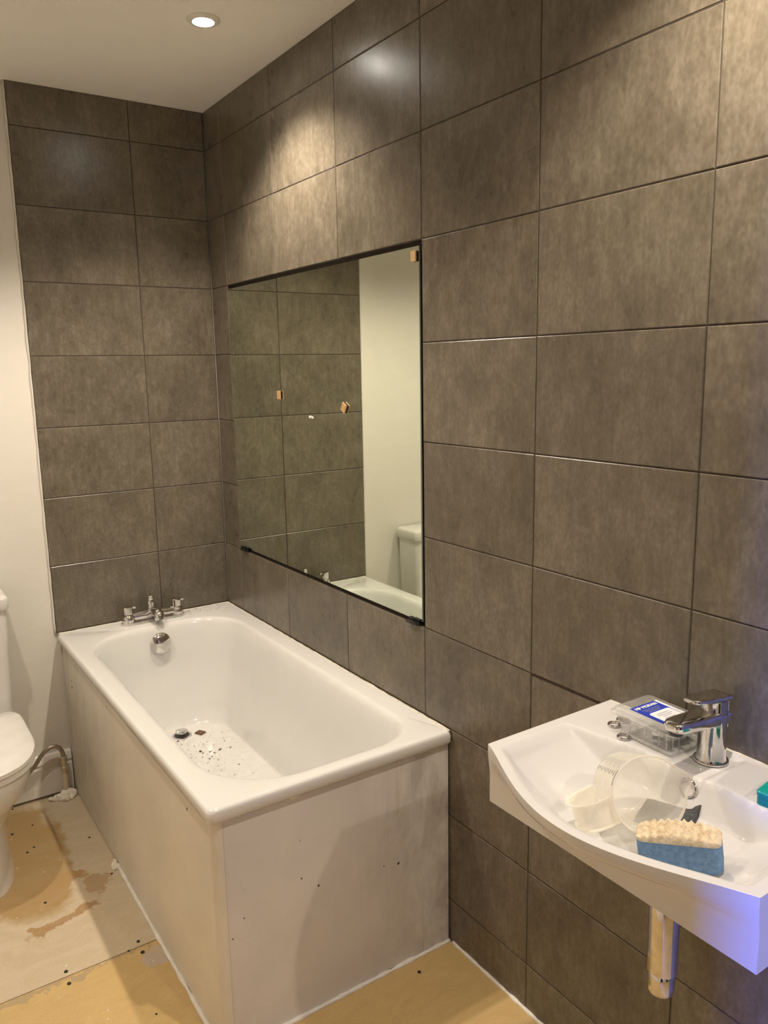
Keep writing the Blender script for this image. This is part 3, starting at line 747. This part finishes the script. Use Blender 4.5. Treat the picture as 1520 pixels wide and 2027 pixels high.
smooth_sharp(bm_obj('jug_body', loft_bm(bmesh.new(), rings, True, False), M['jug'], jug), 50)
# handle: a broad strip that leaves the rim, bends and runs back towards the base
hp = spline([jp(0, jr(JL * .92) - .001, JL * .92), jp(0, jr(JL) + .030, JL * .90), jp(0, JR + .048, JL * .72), jp(0, JR + .050, JL * .45), jp(0, JR + .036, JL * .18), jp(0, jr(JL * .1) + .001, JL * .1)], 6)
hb = []
for i, p in enumerate(hp):
    t = (hp[min(i + 1, len(hp) - 1)] - hp[max(i - 1, 0)]).normalized(); nrm = t.cross(jk).normalized(); wv = .0205 - .003 * i / len(hp)
    hb.append([p + jk * wv + nrm * .0045, p + jk * (wv - .002), p - jk * (wv - .002), p - jk * wv + nrm * .0045, p - jk * (wv + .0014) + nrm * .004, p - jk * (wv) - nrm * .0016, p + jk * wv - nrm * .0016, p + jk * (wv + .0014) + nrm * .004])
smooth_sharp(bm_obj('handle', loft_bm(bmesh.new(), hb), M['jug'], jug), 50)
# printed scale
pm = bmesh.new()
def dash(a0, a1, t0, t1):
    q = []
    for (a, t) in [(a0, t0), (a1, t0), (a1, t1), (a0, t1)]: q.append(pm.verts.new(jp(a, jr(t) + .0004, t)))
    pm.faces.new(q)
upv = Vector((0, 0, 1)); au = .62 * math.atan2(upv.dot(jk), upv.dot(jh)); sg = 1 if math.cos(au) < .99 else 1
av = math.atan2((cam.location - jc).dot(jk), (cam.location - jc).dot(jh)); ts = 1 if math.sin(av - au) > 0 else -1
for k in range(9):
    t = JL * (.12 + .085 * k)
    L0 = .30 if k % 2 == 0 else .18
    for m in range(6): dash(au - ts * .25 + ts * L0 * m / 6, au - ts * .25 + ts * L0 * (m + .8) / 6, t, t + .0011)
    for m in range(3 if k % 2 == 0 else 2):      # little figures
        a = au + ts * (.17 + .055 * m); dash(a, a + ts * .012, t - .002, t + .003); dash(a, a + ts * .035, t + .0022, t + .003); 
        if (k + m) % 2: dash(a + ts * .024, a + ts * .035, t - .002, t + .003)
for m in range(9): dash(au + ts * (.12 + .05 * m), au + ts * (.15 + .05 * m), JL * .88, JL * .88 + .0035)
bm_obj('printed_scale', pm, M['print'], jug)

# scouring pad under the jug
def zt(x, y): return ztop(x, y)
sd = thing('scouring_pad', 'dark grey scouring pad lying under the jug in the basin', 'scourer', (0, 0, 0))
gp = bmesh.new(); gr = []; Cx, Cy, rz = -.1900, -2.2690, -1.26
top, bot = [], []
for i in range(19):
    a_, b_ = [], []
    for j in range(13):
        u, v = (i / 18 - .5) * .088, (j / 12 - .5) * .062; x = Cx + u * math.cos(rz) - v * math.sin(rz); y = Cy + u * math.sin(rz) + v * math.cos(rz)
        e = min(1, min(i, 18 - i, j, 12 - j) / 1.5); z = zt(x, y) + .0012
        a_.append(gp.verts.new((x, y, z + .001 + .0050 * e + .0022 * noise.noise(Vector((x * 160, y * 160, 1)))))); b_.append(gp.verts.new((x, y, z)))
    top.append(a_); bot.append(b_)
for i in range(18):
    for j in range(12):
        gp.faces.new((top[i][j], top[i + 1][j], top[i + 1][j + 1], top[i][j + 1])); gp.faces.new((bot[i][j + 1], bot[i + 1][j + 1], bot[i + 1][j], bot[i][j]))
for i in range(18): gp.faces.new((top[i + 1][0], top[i][0], bot[i][0], bot[i + 1][0])); gp.faces.new((top[i][12], top[i + 1][12], bot[i + 1][12], bot[i][12]))
for j in range(12): gp.faces.new((top[0][j], top[0][j + 1], bot[0][j + 1], bot[0][j])); gp.faces.new((top[18][j + 1], top[18][j], bot[18][j], bot[18][j + 1]))
bm_obj('pad', gp, M['pad'], sd, True)

# bath sponge: blue base, cream egg-crate top
sx_, sy_ = .059, .023
spg = thing('bath_sponge', 'bath sponge with blue base and cream peaked top in the basin', 'sponge', (-.2740, -2.3560, .8385), -1.0)
spg.rotation_euler = (.0, -.13, -1.0)
sbm = bmesh.new(); loft_bm(sbm, [rrect(-sx_ * k, sx_ * k, -sy_ * k, sy_ * k, .012, z) for (k, z) in [(.94, -.004), (.99, -.001), (1.0, .004), (1.0, .036), (.99, .0385)]])
smooth_sharp(bm_obj('blue_base', sbm, M['sponge_blue'], spg), 50)['label'] = 'blue sponge base'
ct = bmesh.new(); tv, bvv = [], []
ni, nj2 = 46, 28
for i in range(ni + 1):
    a_, b_ = [], []
    for j in range(nj2 + 1):
        x, y = (i / ni * 2 - 1) * sx_, (j / nj2 * 2 - 1) * sy_
        # clip to rounded corners
        fx, fy = x, y
        cx_, cy_ = max(0, abs(x) - (sx_ - .012)), max(0, abs(y) - (sy_ - .012)); d = math.hypot(cx_, cy_)
        if d > .012: fx = math.copysign(sx_ - .012 + cx_ * .012 / d, x); fy = math.copysign(sy_ - .012 + cy_ * .012 / d, y)
        edge = min(1, min(i, ni - i) / 3, min(j, nj2 - j) / 3)
        h = .0075 * (.5 + .5 * math.sin(i * 2 * math.pi / 4.2 + .4)) * (.5 + .5 * math.sin(j * 2 * math.pi / 4.2)) + .0042 * noise.noise(Vector((x * 260, y * 260, 4)))
        a_.append(ct.verts.new((fx * (1.01 - .0 * edge), fy * 1.01, .0415 + (.0105 + h) * (1 - (x / sx_) ** 2 * .8) * (.55 + .45 * edge)))); b_.append(ct.verts.new((fx, fy, .0385)))
    tv.append(a_); bvv.append(b_)
for i in range(ni):
    for j in range(nj2): ct.faces.new((tv[i][j], tv[i + 1][j], tv[i + 1][j + 1], tv[i][j + 1]))
for i in range(ni): ct.faces.new((tv[i + 1][0], tv[i][0], bvv[i][0], bvv[i + 1][0])); ct.faces.new((tv[i][nj2], tv[i + 1][nj2], bvv[i + 1][nj2], bvv[i][nj2]))
for j in range(nj2): ct.faces.new((tv[0][j], tv[0][j + 1], bvv[0][j + 1], bvv[0][j])); ct.faces.new((tv[ni][j + 1], tv[ni][j], bvv[ni][j], bvv[ni][j + 1]))
bm_obj('cream_top', ct, M['sponge_cream'], spg, True)['label'] = 'cream peaked sponge top'

# teal case at the right end of the ledge
tc = thing('plastic_case', 'teal plastic case at the right end of the basin ledge', 'case', (-.086, -2.417, ZT), .12)
tb_ = bmesh.new(); loft_bm(tb_, [rrect(-.038, .038, -.042, .042, .008, z) for z in (.0005, .015)] + [rrect(-.0385, .0385, -.0425, .0425, .008, .0155)])
smooth_sharp(bm_obj('case_base', tb_, M['teal'], tc), 40)
tb_ = bmesh.new(); loft_bm(tb_, [rrect(-.0390, .0390, -.043, .043, .008, .0157), rrect(-.0390, .0390, -.043, .043, .008, .0205), rrect(-.0365, .0365, -.0405, .0405, .007, .0225)])
smooth_sharp(bm_obj('case_lid', tb_, M['teal'], tc), 30)

# ------------------------------------------------------------------ toilet
TX = -1.035
wc = thing('toilet', 'white close-coupled toilet against the back wall, cut off by the frame', 'toilet', (TX, 0, 0))
bmc = bmesh.new(); loft_bm(bmc, [rrect(-.165, .165, -.150, -.004, .02, .400), rrect(-.172, .172, -.152, -.004, .022, .43), rrect(-.182, .182, -.152, -.004, .020, .780), rrect(-.182, .182, -.152, -.004, .02, .786)])
smooth_sharp(bm_obj('cistern', bmc, M['ceramic_wc'], wc), 40)
bmc = bmesh.new(); loft_bm(bmc, [rrect(-.186, .186, -.158, -.003, .015, .786), rrect(-.190, .190, -.160, -.003, .016, .791), rrect(-.190, .190, -.160, -.003, .016, .822), rrect(-.187, .187, -.157, -.003, .014, .830), rrect(-.180, .180, -.150, -.008, .012, .833)])
smooth_sharp(bm_obj('cistern_lid', bmc, M['ceramic_wc'], wc), 50)
lathe('flush_button', [(.022, 0), (.021, .004), (.001, .005)], M['chrome'], wc, (0, -.08, .833), n=24)
def egg(hw_, yb, yf, z, n=72, sq=2.3, back=9.0):
    """plan outline: half-width hw_, back at yb, front at yf"""
    yc, ry = (yb + yf) / 2, (yb - yf) / 2; out = []
    for i in range(n):
        a = 2 * math.pi * i / n; ca, sa = math.cos(a), math.sin(a)
        ex = sq if sa < 0 else back; w = hw_ * math.copysign(abs(ca) ** (2 / ex), ca); y = yc + ry * math.copysign(abs(sa) ** (2 / ex), sa)
        out.append(Vector((w, y, z)))
    return out
pan = [egg(.098, -.06, -.545, 0), egg(.096, -.06, -.54, .02), egg(.092, -.06, -.52, .12), egg(.098, -.06, -.525, .20), egg(.130, -.05, -.575, .27), egg(.165, -.03, -.63, .325), egg(.176, -.02, -.645, .365), egg(.178, -.02, -.648, .395), egg(.172, -.025, -.642, .403)]
smooth_sharp(bm_obj('pan', loft_bm(bmesh.new(), pan), M['ceramic_wc'], wc), 50)
st = [egg(.176, -.192, -.648, .404), egg(.182, -.170, -.652, .408), egg(.182, -.170, -.652, .420), egg(.178, -.174, -.648, .424)]
smooth_sharp(bm_obj('seat', loft_bm(bmesh.new(), st), M['seat'], wc), 40)
ld = [egg(.178, -.192, -.650, .4245), egg(.181, -.189, -.655, .428), egg(.181, -.189, -.655, .440), egg(.174, -.196, -.645, .447), egg(.12, -.25, -.56, .4525), egg(.05, -.32, -.48, .455)]
bl = loft_bm(bmesh.new(), ld)
for v in bl.verts:
    if v.co.z > .435: v.co.z += .004 * noise.noise(Vector((v.co.x * 18, v.co.y * 12, 2)))
smooth_sharp(bm_obj('seat_lid', bl, M['seat'], wc), 40)
for sx in (-1, 1): lathe('hinge', [(.011, 0), (.011, .028), (.008, .031)], M['chrome'], wc, (sx * .075, -.168, .403), n=16)

# ------------------------------------------------------------------ supply pipe and hose
pp = thing('supply_pipe', 'cream water pipe with valve and braided hose, between toilet and bath', 'pipe', (-.700, -.035, 0))
pb = bmesh.new(); tube_bm(pb, [(0, 0, .0), (0, 0, .05), (0, 0, .105)], .0105, 16); smooth_sharp(bm_obj('pipe', pb, M['paintpipe'], pp), 50)
lathe('valve', [(.0105, .098), (.0135, .102), (.0135, .118), (.0105, .121), (.0105, .132), (.0140, .134), (.0140, .158), (.0105, .162)], M['chrome'], pp, n=8, ang=20)
hb_ = bmesh.new(); tube_bm(hb_, spline([(0, 0, .155), (-.002, -.002, .178), (-.018, -.004, .205), (-.045, -.004, .208), (-.075, -.002, .185), (-.108, .004, .140), (-.150, .008, .118), (-.21, .006, .13)], 8), .0078, 14)
smooth_sharp(bm_obj('braided_hose', hb_, M['steel'], pp), 60)['label'] = 'braided steel flexible hose'

def lump(name, label, c, blobs, mat='foam'):
    b = bmesh.new()
    for (x, y, z, r) in blobs:
        bmesh.ops.create_icosphere(b, subdivisions=3, radius=r * 1.25, matrix=Matrix.Translation((x, y, z)))
    for v in b.verts:
        n = noise.noise_vector(v.co * 55 + Vector((c[0] * 9, 0, 0))); v.co += n * .0055; v.co.z = max(v.co.z, .0005 - c[2])
    o = bm_obj(name, b, M[mat], None, True, c); return tag(o, label, 'filler')
lump('foam_lump', 'lumpy white filler foam around the foot of the water pipe', (-.700, -.045, 0), [(.002, .004, .010, .017), (-.022, -.004, .008, .014), (.018, -.004, .012, .013), (-.040, .0, .006, .010), (-.006, -.022, .006, .011), (-.055, .006, .006, .007), (.012, -.020, .005, .008), (-.012, .002, .019, .010), (.010, .002, .021, .009), (-.032, -.006, .014, .007)])
lump('filler_lump', 'small white lump of filler on the floor against the bath side panel', (-.677, -.585, 0), [(0, 0, .006, .009), (.006, .010, .010, .007), (.004, -.010, .005, .008), (-.003, -.016, .003, .004)])
